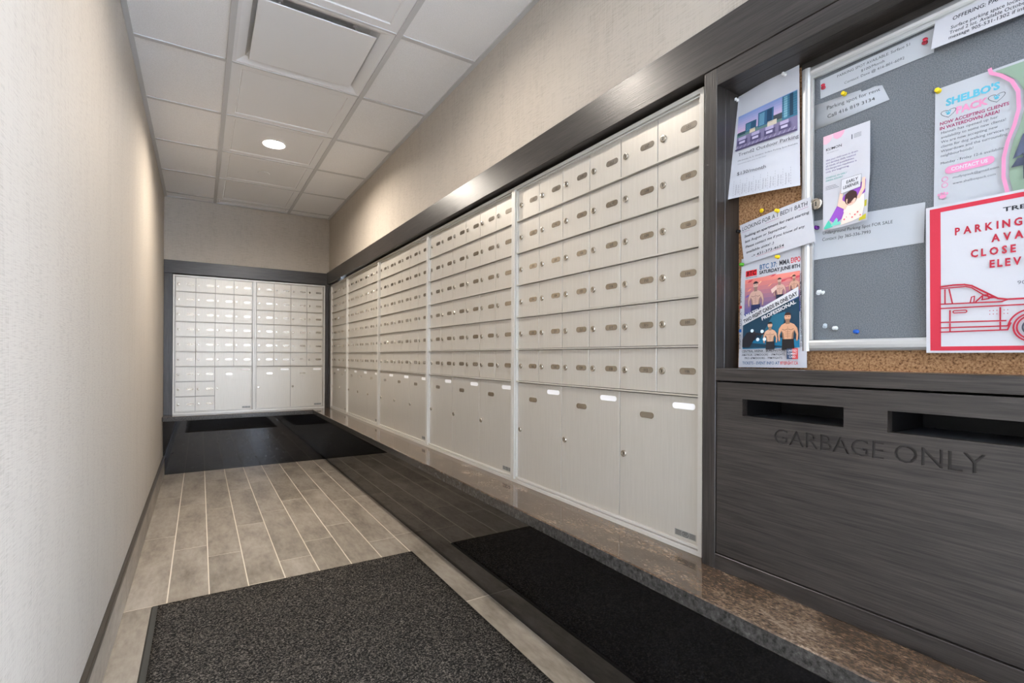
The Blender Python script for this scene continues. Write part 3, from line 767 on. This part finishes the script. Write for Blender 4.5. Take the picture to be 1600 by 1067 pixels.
def athlete(p, x, y, s, skin, dark, pants, tall=True):
    sk, dk, sh = rgb(*skin), rgb(*dark), rgb(*[int(c * 0.72) for c in skin])
    Q = lambda pts: [(x + a * s, y + b_ * s) for a, b_ in pts]
    p.poly(Q([(-0.0115, 0.001), (0.0115, 0.001), (0.0125, -0.022), (-0.0125, -0.022)]), rgb(*pants))
    for d in (-1, 1):
        p.poly(Q([(d * 0.0135, 0.0285), (d * 0.0185, 0.022), (d * 0.0205, 0.010), (d * 0.0190, -0.004), (d * 0.0155, -0.004), (d * 0.0160, 0.009), (d * 0.0120, 0.019)][::d]), sh)
        p.poly(Q([(d * 0.0135, 0.0285), (d * 0.0175, 0.022), (d * 0.0195, 0.010), (d * 0.0182, -0.002), (d * 0.0165, -0.002), (d * 0.0170, 0.009), (d * 0.0125, 0.020)][::d]), sk)
    p.poly(Q([(-0.0100, 0.0), (0.0100, 0.0), (0.0115, 0.012), (0.0140, 0.024), (0.0130, 0.0295), (0.0050, 0.0335), (-0.0050, 0.0335), (-0.0130, 0.0295), (-0.0140, 0.024), (-0.0115, 0.012)]), sk)
    for d in (-1, 1):
        p.poly(Q([(d * 0.0010, 0.0215), (d * 0.0060, 0.0195), (d * 0.0115, 0.0215), (d * 0.0118, 0.0200), (d * 0.0060, 0.0180), (d * 0.0010, 0.0198)][::d]), sh)
        p.poly(Q([(d * 0.0100, 0.0), (d * 0.0115, 0.012), (d * 0.0125, 0.018), (d * 0.0085, 0.012), (d * 0.0070, 0.0)][::d]), sh)
    for j in range(3): p.line(Q([(-0.0050, 0.0150 - 0.0045 * j), (0.0050, 0.0150 - 0.0045 * j)]), 0.0007 * s, sh)
    p.line(Q([(0, 0.026), (0, 0.002)]), 0.0007 * s, sh)
    p.poly(Q([(-0.0042, 0.031), (0.0042, 0.031), (0.0036, 0.040), (-0.0036, 0.040)]), sh)
    p.disc(x, y + 0.0455 * s, 0.0064 * s, 0.0085 * s, sk); p.disc(x, y + 0.0480 * s, 0.0067 * s, 0.0068 * s, dk, 12, 0.15, math.pi - 0.15)
    p.disc(x, y + 0.0415 * s, 0.0055 * s, 0.0045 * s, sh, 12, math.pi, 2 * math.pi)
    for d in (-1, 1): p.line(Q([(d * 0.0012, 0.0462), (d * 0.0040, 0.0464)]), 0.0009 * s, dk)
athlete(p, 0.044, 0.155, 1.05, (206, 168, 152), (52, 40, 46), (44, 52, 92))
athlete(p, 0.105, 0.172, 0.72, (204, 164, 150), (40, 34, 40), (30, 34, 56))
athlete(p, 0.139, 0.180, 0.60, (206, 160, 138), (50, 36, 36), (46, 56, 96))
p.poly([(0.085, 0.186), (0.098, 0.194), (0.100, 0.186), (0.088, 0.176)], rgb(216, 186, 176)); p.poly([(0.118, 0.158), (0.150, 0.176), (0.150, 0.160), (0.130, 0.152)], rgb(76, 92, 150))
p.poly([(0.013, 0.046), (0.150, 0.046), (0.150, 0.166), (0.013, 0.108)], rgb(30, 62, 82)); p.poly([(0.013, 0.046), (0.150, 0.046), (0.150, 0.064), (0.080, 0.074), (0.013, 0.060)], rgb(26, 112, 150))
p.poly([(0.06, 0.07), (0.11, 0.075), (0.12, 0.13), (0.09, 0.125)], rgb(34, 96, 120))
athlete(p, 0.125, 0.066, 1.12, (204, 154, 122), (66, 44, 38), (34, 30, 32))
athlete(p, 0.085, 0.062, 0.85, (204, 162, 134), (38, 34, 36), (40, 40, 46))
p.poly([(0.014, 0.050), (0.034, 0.050), (0.052, 0.078), (0.046, 0.090), (0.026, 0.086), (0.014, 0.070)], rgb(38, 36, 42)); p.line([(0.044, 0.084), (0.060, 0.080), (0.070, 0.082)], 0.005, rgb(44, 42, 48))
for (x, y) in ((0.055, 0.068), (0.072, 0.068), (0.040, 0.090), (0.066, 0.087)): p.disc(x, y, 0.0042, 0.0042, rgb(216, 230, 240))
sl = (0.166 - 0.108) / 0.137
p.poly([(0.013, 0.104), (0.150, 0.104 + sl * 0.137), (0.150, 0.126 + sl * 0.137), (0.013, 0.122)], WHT)
an = math.atan(sl)
p.text('AMATEUR', 0.0145, 0.1215, 0.0085, WHT, 0.058, 0.03, 0.1, rot=an * 0.8); p.text('TWO FIGHT CARDS IN ONE DAY', 0.018, 0.1095, 0.0095, INK, 0.142, 0.025, 0.1, rot=an); p.text('PROFESSIONAL', 0.066, 0.1135, 0.0085, WHT, 0.086, 0.03, 0.1, rot=an)
p.text('CENTRAL ARENA - BURLINGTON', 0.014, 0.0375, 0.0052, INK, 0.106, 0.02); p.line([(0.014, 0.0355), (0.12, 0.0355)], 0.0006, INK)
p.text('AMATEUR: 12PM/DOORS - 1PM/FIGHTS', 0.014, 0.0285, 0.0048, INK, 0.106, 0.01); p.text('PRO: 6PM/DOORS - 7PM/FIGHTS', 0.022, 0.0205, 0.0048, INK, 0.092, 0.01)
p.text('TICKETS - EVENT INFO AT', 0.016, 0.0075, 0.0072, rgb(40, 84, 132), 0.092, 0.012); p.text('BTCFIGHT.CA', 0.110, 0.0075, 0.0072, RED, 0.038, 0.012)
p.rect(0.124, 0.020, 0.136, 0.044, rgb(52, 70, 100), 1, 1); p.rect(0.136, 0.020, 0.148, 0.044, rgb(200, 70, 72), 1, 1)
for k, s in enumerate(('UNITED', 'COMBAT', 'CARD')): p.text(s, 0.136, 0.0365 - 0.0068 * k, 0.0048, WHT, 0.020 if k < 2 else 0.014, 0.02, align='c')
p.text('BTCFIGHT.CA', 0.0105, 0.047, 0.0055, INK, 0.036, 0.01, rot=math.pi / 2); p.rect(0.0045, 0.088, 0.0115, 0.096, rgb(36, 96, 168), 1, 1); p.ring(0.008, 0.108, 0.003, 0.001, GREY); p.ring(0.008, 0.118, 0.003, 0.001, GREY); p.line([(0.0045, 0.131), (0.0115, 0.139)], 0.001, GREY); p.line([(0.0045, 0.139), (0.0115, 0.131)], 0.001, GREY); p.rect(0.0045, 0.148, 0.0115, 0.155, rgb(196, 60, 66), 1, 1)
p.text('BTCFIGHT', 0.0105, 0.164, 0.0055, INK, 0.036, 0.01, rot=math.pi / 2)
p.text('EST 2012  ONTARIO\'S LONGEST RUNNING MMA PROMOTION', 0.1575, 0.048, 0.004, INK, 0.165, 0.01, rot=math.pi / 2)
p.finish('poster', 'tall event poster with red and blue athlete pictures under the handwritten note', 'poster', ('printed_picture',))

# B. handwritten note overlapping the case frame
p = Paper([(1.166, 0.767, 1.382), (1.151, 0.586, 1.405), (1.148, 0.573, 1.302), (1.163, 0.752, 1.280)], 0.185, 0.103, bulge=lambda u, v: 0.003 * math.sin(math.pi * u), nu=8, nv=4)
p.text('LOOKING FOR A 1 BED/1 BATH', 0.006, 0.0855, 0.0100, INK, 0.170, 0, 0.18)
p.line([(0.004, 0.082), (0.09, 0.0815), (0.178, 0.082)], 0.0007, rgb(170, 80, 130))
for k, (s, x, wd) in enumerate((('Seeking an apartment for rent starting', 0.010, 0.168), ('late August or September.', 0.010, 0.115), ('Please contact me if you know of any', 0.010, 0.155), ('available units! :)', 0.010, 0.078), ('-> 431-373-4654', 0.024, 0.088))):
    p.text(s, x, 0.0665 - 0.0138 * k, 0.0064, INK, wd, 0.004 if k else 0.012, 0.25)
p.line([(0.036, 0.0095), (0.112, 0.0095)], 0.0006, rgb(190, 70, 90))
p.finish('note', 'handwritten white note about renting, pinned above the event poster', 'note', ('handwriting',))

# inside the case
XI = XK - 0.0060
def flat(name, ytl, ztl, ytr, ztr, ybr, zbr, ybl, zbl, x, **k): return Paper([(x, ytl, ztl), (x, ytr, ztr), (x, ybr, zbr), (x, ybl, zbl)], **k)
p = flat('d', .578, 1.667, .372, 1.670, .374, 1.624, .577, 1.625, XI, w=0.204, h=0.043, nu=1, nv=1)
p.text('PARKING SPOT AVAILABLE: Surface 51', 0.100, 0.0315, 0.0055, INK, 0.130, align='c'); p.text('$100/Month', 0.102, 0.021, 0.0052, INK, 0.042, align='c'); p.text('Contact: Dave @ 416-801-6092', 0.103, 0.0105, 0.0052, INK, 0.108, align='c')
p.finish('notice_slip', 'long white parking notice slip held by two red pins at the top of the case', 'notice')
p = flat('e', .592, 1.615, .452, 1.605, .445, 1.566, .590, 1.559, XI, w=0.145, h=0.052, nu=1, nv=1,
         outline=[(0, 0), (0.145, 0.0), (0.1405, 0.030), (0.138, 0.046), (0.125, 0.050), (0.112, 0.0485), (0.1, 0.0475), (0.0985, 0.053), (0, 0.0525)])
p.text('Parking spot for rent', 0.029, 0.0335, 0.0085, INK, 0.104); p.text('Call 416 819 3134', 0.029, 0.0145, 0.0085, INK, 0.092)
p.finish('notice_slip', 'torn white slip offering a parking spot, held by one yellow pin', 'notice')
p = flat('i', .590, 1.354, .386, 1.344, .388, 1.267, .597, 1.266, XI, w=0.206, h=0.083, nu=1, nv=1)
p.text('Underground Parking Spot FOR SALE', 0.022, 0.051, 0.0068, INK, 0.132); p.text('Contact: Jay 365-336-7993', 0.022, 0.0375, 0.0068, INK, 0.094)
p.finish('notice_slip', 'wide white notice slip behind the tall leaflet, low on the grey fabric', 'notice')
PINK, CYAN = rgb(236, 150, 190), rgb(96, 188, 214)
p = flat('h', .3715, 1.552, .1555, 1.550, .1555, 1.272, .3735, 1.273, XI, w=0.216, h=0.279, nu=1, nv=1)
Y = 0.060
p.text("SHELBO'S", 0.016, 0.182 + Y, 0.0125, CYAN, 0.074, 0.045); p.text('PACK', 0.031, 0.1615 + Y, 0.0125, PINK, 0.044, 0.045)
for hx in (0.020, 0.086):
    hy = 0.168 + Y; pts = [(hx + 0.011 * math.sin(t_) ** 3, hy + 0.0085 * (0.8 * math.cos(t_) - 0.32 * math.cos(2 * t_) - 0.12 * math.cos(3 * t_))) for t_ in [2 * math.pi * q / 24 for q in range(24)]]
    p.line(pts, 0.0007, rgb(60, 60, 70), True); p.disc(hx, hy - 0.001, 0.003, 0.0025, CYAN, 10)
    for q in (-1, 0, 1): p.disc(hx + 0.003 * q, hy + 0.003 - 0.0008 * abs(q), 0.0011, 0.0015, CYAN, 8)
p.text('NOW ACCEPTING CLIENTS', 0.008, 0.1485 + Y, 0.0058, rgb(176, 60, 110), 0.094, 0.02); p.text('IN WATERDOWN AREA!', 0.008, 0.1395 + Y, 0.0058, rgb(176, 60, 110), 0.082, 0.02)
for k, (s, wd) in enumerate((('Hannah has opened up her', 0.078), ('availability to some new clients!', 0.088), ('We are now accepting new', 0.078), ('clients for dog walking services in', 0.092), ('Waterdown and the surrounding', 0.090), ('neighbourhoods!', 0.046))):
    p.text(s, 0.010, 0.1315 + Y - 0.0086 * k, 0.0048, GREY, wd)
p.text('Monday - Friday 12-6 availability', 0.010, 0.0745 + Y, 0.0046, GREY, 0.088)
p.poly([(0.0505 + q[0], 0.061 + Y + q[1]) for q in stadium(0.068, 0.0145)], PINK); p.text('CONTACT US', 0.0505, 0.0585 + Y, 0.0062, WHT, 0.050, 0.03, align='c')
p.ring(0.0165, 0.0455 + Y, 0.0042, 0.0012, PINK); p.ring(0.0165, 0.0345 + Y, 0.0042, 0.0012, PINK)
p.text('mollyspack@gmail.com', 0.028, 0.0435 + Y, 0.0042, GREY, 0.062); p.text('www.shelbospack.com', 0.028, 0.0325 + Y, 0.0042, GREY, 0.058)
p.disc(0.014, 0.014 + Y, 0.0052, 0.0038, PINK, 14)
for q in (-1.5, -0.5, 0.5, 1.5): p.disc(0.014 + 0.0042 * q, 0.0205 + Y - 0.0014 * abs(q), 0.0017, 0.0024, PINK, 10)
curve = [(0.078, 0.279), (0.080, 0.271), (0.092, 0.262), (0.106, 0.246), (0.114, 0.225), (0.115, 0.195), (0.110, 0.170), (0.102, 0.145), (0.097, 0.118), (0.097, 0.085), (0.102, 0.058), (0.110, 0.030), (0.112, 0.0)]
photo = [(0.210, 0.004)] + [(0.210, 0.274)] + [(x + 0.006, min(y, 0.274)) for x, y in curve] + [(0.116, 0.004)]
p.poly(photo, rgb(150, 172, 150))
for k in range(60):
    cx, cy = random.uniform(0.128, 0.205), random.uniform(0.185, 0.268); p.disc(cx, cy, 0.006, 0.004, random.choice([rgb(120, 150, 120), rgb(166, 184, 160), rgb(96, 126, 104), rgb(184, 196, 176)]), 7)
p.poly([(0.108, 0.112), (0.120, 0.150), (0.135, 0.166), (0.160, 0.164), (0.175, 0.150), (0.172, 0.118), (0.150, 0.112), (0.132, 0.122)], rgb(84, 92, 120)); p.poly([(0.106, 0.098), (0.114, 0.112), (0.126, 0.110), (0.122, 0.098)], rgb(66, 72, 96))
for lx in (0.122, 0.134, 0.160, 0.170): p.line([(lx, 0.116), (lx + 0.001, 0.076)], 0.0035, rgb(60, 66, 86))
p.line(curve, 0.0055, PINK)
p.finish('flyer', 'white and pink dog walking flyer with a park photo at right, inside the case', 'flyer', ('printed_picture',))

# taped on the glass
XO = XG - 0.0005
p = flat('f', .562, 1.5295, .472, 1.5305, .472, 1.3255, .562, 1.3235, XO - 0.004, w=0.090, h=0.206, nu=6, nv=12, bulge=lambda u, v: 0.010 * max(0, u - 0.4) * max(0, 0.5 - v) * 4)
p.poly([(0.0, 0.206), (0.0, 0.189), (0.006, 0.187), (0.013, 0.190), (0.018, 0.197), (0.020, 0.206)], rgb(226, 186, 200)); p.poly([(0.020, 0.206), (0.021, 0.196), (0.028, 0.191), (0.036, 0.193), (0.041, 0.199), (0.043, 0.206)], rgb(228, 168, 192))
p.text('KUMON', 0.006, 0.1725, 0.0055, INK, 0.031, 0.01); p.text('Math. Reading. Success.', 0.008, 0.1665, 0.0016, GREY, 0.024)
p.rect(0.056, 0.180, 0.0575, 0.190, INK, 1, 1)
for k in range(4): p.line([(0.061, 0.189 - 0.0025 * k), (0.074, 0.189 - 0.0025 * k)], 0.0008, GREY)
for k, (s, wd) in enumerate((('Give your child room to dream', 0.062), ('and develop skills inspired', 0.058), ('all kinds of possibilities.', 0.056), ('Kindergarten readiness is', 0.060), ('only the beginning.', 0.046))): p.text(s, 0.006, 0.1500 - 0.0064 * k, 0.0036, rgb(96, 80, 140), wd)
p.text('SCHEDULE AN EARLY', 0.006, 0.1115, 0.0034, rgb(60, 170, 160), 0.042); p.text('LEARNING ASSESSMENT', 0.006, 0.1055, 0.0034, rgb(60, 170, 160), 0.034)
for k in range(3): p.line([(0.006, 0.094 - 0.0032 * k), (0.026 + 0.003 * k, 0.094 - 0.0032 * k)], 0.0008, GREY)
PUR = rgb(150, 84, 190); SKN = rgb(238, 200, 178)
p.poly([(0.014, 0.020), (0.030, 0.048), (0.044, 0.066), (0.062, 0.076), (0.084, 0.088), (0.084, 0.060), (0.060, 0.050), (0.040, 0.018), (0.026, 0.008)], PUR)
p.poly([(0.003, 0.002), (0.003, 0.006), (0.012, 0.020), (0.021, 0.004)], rgb(80, 196, 170)); p.poly([(0.016, 0.006), (0.028, 0.022), (0.038, 0.006)], rgb(120, 206, 190)); p.poly([(0.074, 0.003), (0.088, 0.003), (0.088, 0.014), (0.076, 0.010)], rgb(190, 180, 40)); p.poly([(0.084, 0.030), (0.088, 0.030), (0.088, 0.044), (0.084, 0.042)], rgb(196, 190, 60))
p.poly([(0.036, 0.004), (0.044, 0.040), (0.060, 0.046), (0.082, 0.058), (0.084, 0.034), (0.080, 0.010), (0.060, 0.006)], rgb(246, 226, 214))
for k in range(7): p.disc(0.044 + 0.0055 * k, 0.014 + 0.004 * (k % 3), 0.0018, 0.0018, rgb(226, 110, 110), 8)
p.poly([(0.030, 0.046), (0.036, 0.078), (0.041, 0.078), (0.040, 0.056), (0.052, 0.044), (0.046, 0.034)], SKN); p.poly([(0.078, 0.092), (0.083, 0.092), (0.084, 0.068), (0.074, 0.050), (0.068, 0.052), (0.077, 0.072)], SKN)
p.disc(0.057, 0.056, 0.0125, 0.0155, rgb(70, 46, 46), 20); p.disc(0.0575, 0.0515, 0.0098, 0.0108, SKN, 18); p.disc(0.057, 0.0625, 0.0115, 0.0075, rgb(70, 46, 46), 16, -0.1, math.pi + 0.1); p.rect(0.0475, 0.0555, 0.0665, 0.0625, rgb(70, 46, 46), 1, 1)
p.disc(0.0535, 0.0525, 0.0011, 0.0013, INK, 8); p.disc(0.0615, 0.0525, 0.0011, 0.0013, INK, 8); p.line([(0.0545, 0.0462), (0.0575, 0.0452), (0.0605, 0.0462)], 0.0009, rgb(190, 90, 90))
p.poly([(0.037, 0.070), (0.075, 0.074), (0.076, 0.101), (0.038, 0.100)], WHT); p.line([(0.037, 0.070), (0.075, 0.074), (0.076, 0.101), (0.038, 0.100)], 0.0005, GREY, True)
p.text('EARLY', 0.0475, 0.0885, 0.0065, INK, 0.022, 0.015, 0.15, rot=0.06); p.text('LEARNER', 0.0415, 0.0785, 0.0065, INK, 0.030, 0.015, 0.15, rot=0.06)
p.finish('leaflet', 'tall glossy leaflet of a child holding up a white sign, taped on the case glass', 'leaflet', ('printed_picture',), 'glossy_paper')

p = flat('g', .367, 1.6735, .150, 1.672, .150, 1.612, .373, 1.6235, XO - 0.003, w=0.220, h=0.054, nu=4, nv=3, bulge=lambda u, v: 0.006 * (1 - v) * u)
p.text('OFFERING: PARKING SPACE', 0.027, 0.040, 0.0072, INK, 0.118, 0.012); p.text('Surface parking space located at', 0.026, 0.0245, 0.0062, INK, 0.108, 0.008); p.text('Trend 2 lot. Available October 2024', 0.025, 0.0155, 0.0062, INK, 0.120, 0.008); p.text('message 905-531-1302 if interested', 0.025, 0.0065, 0.0062, INK, 0.125, 0.008)
p.finish('notice_slip', 'white notice slip taped over the top right of the case glass', 'notice')

RD = rgb(198, 50, 70); RDT = rgb(176, 38, 58)
p = flat('j', .3795, 1.3275, .100, 1.3265, .099, 1.0555, .3775, 1.0555, XO - 0.0035, w=0.279, h=0.271, nu=4, nv=4)
p.rect(0.006, 0.004, 0.022, 0.2665, RD, 1, 1); p.rect(0.257, 0.004, 0.273, 0.2665, RD, 1, 1); p.rect(0.022, 0.2585, 0.257, 0.2665, RD, 1, 1); p.rect(0.022, 0.004, 0.257, 0.0115, RD, 1, 1)
p.text('TREND 2', 0.106, 0.2392, 0.0072, INK, 0.066, 0.02)
def spaced(s, x, y, cap, adv, col):
    ws = [0.0035 if ch == ' ' else text_shape(ch, 0.035)[2] * cap / CAP * 0.8 for ch in s]; gap = (adv * len(s) - sum(ws)) / len(s)
    for ch, w in zip(s, ws):
        if ch != ' ': p.text(ch, x, y, cap, col, w, 0.035)
        x += w + gap
spaced('PARKING SPACE IS', 0.0425, 0.2122, 0.0128, 0.0119, RDT); spaced('AVAILABLE', 0.0915, 0.1905, 0.0128, 0.0119, RDT); spaced('CLOSE TO THE', 0.0645, 0.1683, 0.0128, 0.0119, RDT); spaced('ELEVATOR', 0.0895, 0.1465, 0.0128, 0.0119, RDT)
p.text('905-555-0148', 0.124, 0.1135, 0.0062, GREY, 0.06)
Lw = 0.0028
roof = [(0.022, 0.1205), (0.040, 0.1220), (0.056, 0.1212), (0.066, 0.1180), (0.100, 0.0925), (0.112, 0.0898), (0.200, 0.0885), (0.228, 0.083), (0.236, 0.070), (0.238, 0.045), (0.230, 0.037), (0.210, 0.037)]
p.line(roof, Lw, RDT); p.line([(0.022, 0.1175), (0.058, 0.1175), (0.066, 0.1145), (0.083, 0.099), (0.102, 0.0915)], Lw * 0.7, RDT)
for a in ([(0.022, 0.089), (0.105, 0.0865), (0.112, 0.0895)], [(0.022, 0.081), (0.130, 0.0795), (0.225, 0.0775)], [(0.022, 0.0555), (0.110, 0.0540)], [(0.022, 0.0455), (0.113, 0.0450)], [(0.022, 0.0378), (0.112, 0.0385), (0.116, 0.050)],
          [(0.036, 0.0765), (0.036, 0.0575)], [(0.036, 0.053), (0.036, 0.039)], [(0.103, 0.0765), (0.103, 0.056)], [(0.103, 0.052), (0.103, 0.039)], [(0.029, 0.115), (0.029, 0.0905)], [(0.035, 0.115), (0.0395, 0.0895)], [(0.0715, 0.089), (0.080, 0.0985)]): p.line(a, Lw * 0.8, RDT)
p.line([(0.041 + q[0] + 0.009, 0.0735 + q[1]) for q in stadium(0.019, 0.0042)], Lw * 0.6, RDT, True); p.line([(0.064, 0.088), (0.066, 0.098), (0.070, 0.099), (0.069, 0.088)], Lw * 0.6, RDT)
p.line([(0.080, 0.092), (0.081, 0.100), (0.087, 0.100), (0.089, 0.093)], Lw * 0.7, RDT, True); p.rect(0.089, 0.093, 0.095, 0.097, RDT, 1, 1)
for k in range(12): p.disc(0.090 + 0.0045 * (k % 6), 0.072 - 0.006 * (k // 6), 0.0008, 0.0008, RDT, 6)
for cx in (0.143,):
    for r, c_ in ((0.030, RDT), (0.0235, RDT), (0.0195, RDT), (0.0125, rgb(70, 74, 86)), (0.008, rgb(70, 74, 86))): p.ring(cx, 0.0415, r, Lw * (0.9 if r > 0.012 else 0.5), c_, 0 if r < 0.028 else 0.1, 2 * math.pi if r < 0.028 else math.pi - 0.1, 32)
p.finish('flyer', 'white flyer with a thick red border, red lettering and a line drawing of a car', 'flyer', ('printed_picture',))

# ------------------------------------------------------------------ push pins
def pin_meshes(mat):
    b = MB(); b.lathe([(0.0005, -0.0105), (0.0036, -0.0103), (0.0042, -0.0095), (0.0028, -0.0078), (0.0024, -0.004), (0.0046, -0.0025), (0.0048, -0.0012), (0.0005, -0.001)], axis=0, n=16); h = b.mesh('head', mat, True)
    b = MB(); b.lathe([(0.0006, -0.002), (0.0004, 0.004)], axis=0, n=6, cap1=True); return h, b.mesh('needle', M['chrome'])
def pin(color, x, y, z, label, tilt=(0, 0)):
    t = tag(empty('push_pin', (x, y, z)), label, 'push pin', 'push pins on the notice board'); t.rotation_euler = (0, tilt[0], tilt[1])
    if color not in PM: PM[color] = pin_meshes(PIN[color])
    link('head', PM[color][0], None, t); link('needle', PM[color][1], None, t)
PM = {}
IN = XI - 0.0003
pin('red', IN, .571, 1.646, 'red push pin at the left end of the long parking slip', (0.3, 0.4))
pin('red', IN, .388, 1.649, 'red push pin at the right end of the long parking slip', (0.3, 0.4))
pin('yellow', IN, .527, 1.613, 'yellow push pin through the torn white slip')
pin('yellow', IN, .366, 1.547, 'yellow push pin in the top left corner of the dog walking flyer')
pin('yellow', XK - 0.001, .7165, 1.411, 'yellow push pin stuck in bare cork under the curled flyer', (-0.5, 0.5))
pin('yellow', 1.153, .660, 1.391, 'yellow push pin at the top edge of the handwritten note')
pin('yellow', 1.152, .658, 1.282, 'yellow push pin at the top edge of the event poster')
pin('green', 1.1665, .7585, 1.281, 'green push pin at the top left corner of the event poster')
pin('black', 1.163, .7655, 1.366, 'black push pin at the left edge of the handwritten note')
pin('white', 1.169, .776, 1.707, 'white push pin at the top left corner of the curled flyer')
pin('white', 1.162, .650, 1.710, 'white push pin at the top right of the curled flyer')
pin('purple', IN, .5815, 1.337, 'purple push pin on the wide slip beside the case lock')
pin('white', XK - 0.0045, .580, 1.190, 'white push pin on empty grey fabric, left of a pair', (0.3, 0.5))
pin('white', XK - 0.0045, .569, 1.190, 'white push pin on empty grey fabric, right of a pair', (0.3, -0.4))
pin('clear', XK - 0.0045, .566, 1.114, 'frosted push pin low on the grey fabric, left of a white one', (0.4, 0.5))
pin('white', XK - 0.0045, .543, 1.110, 'white push pin low on the grey fabric beside the blue one')
pin('blue', XK - 0.0045, .502, 1.101, 'blue push pin low on the grey fabric above the frame')
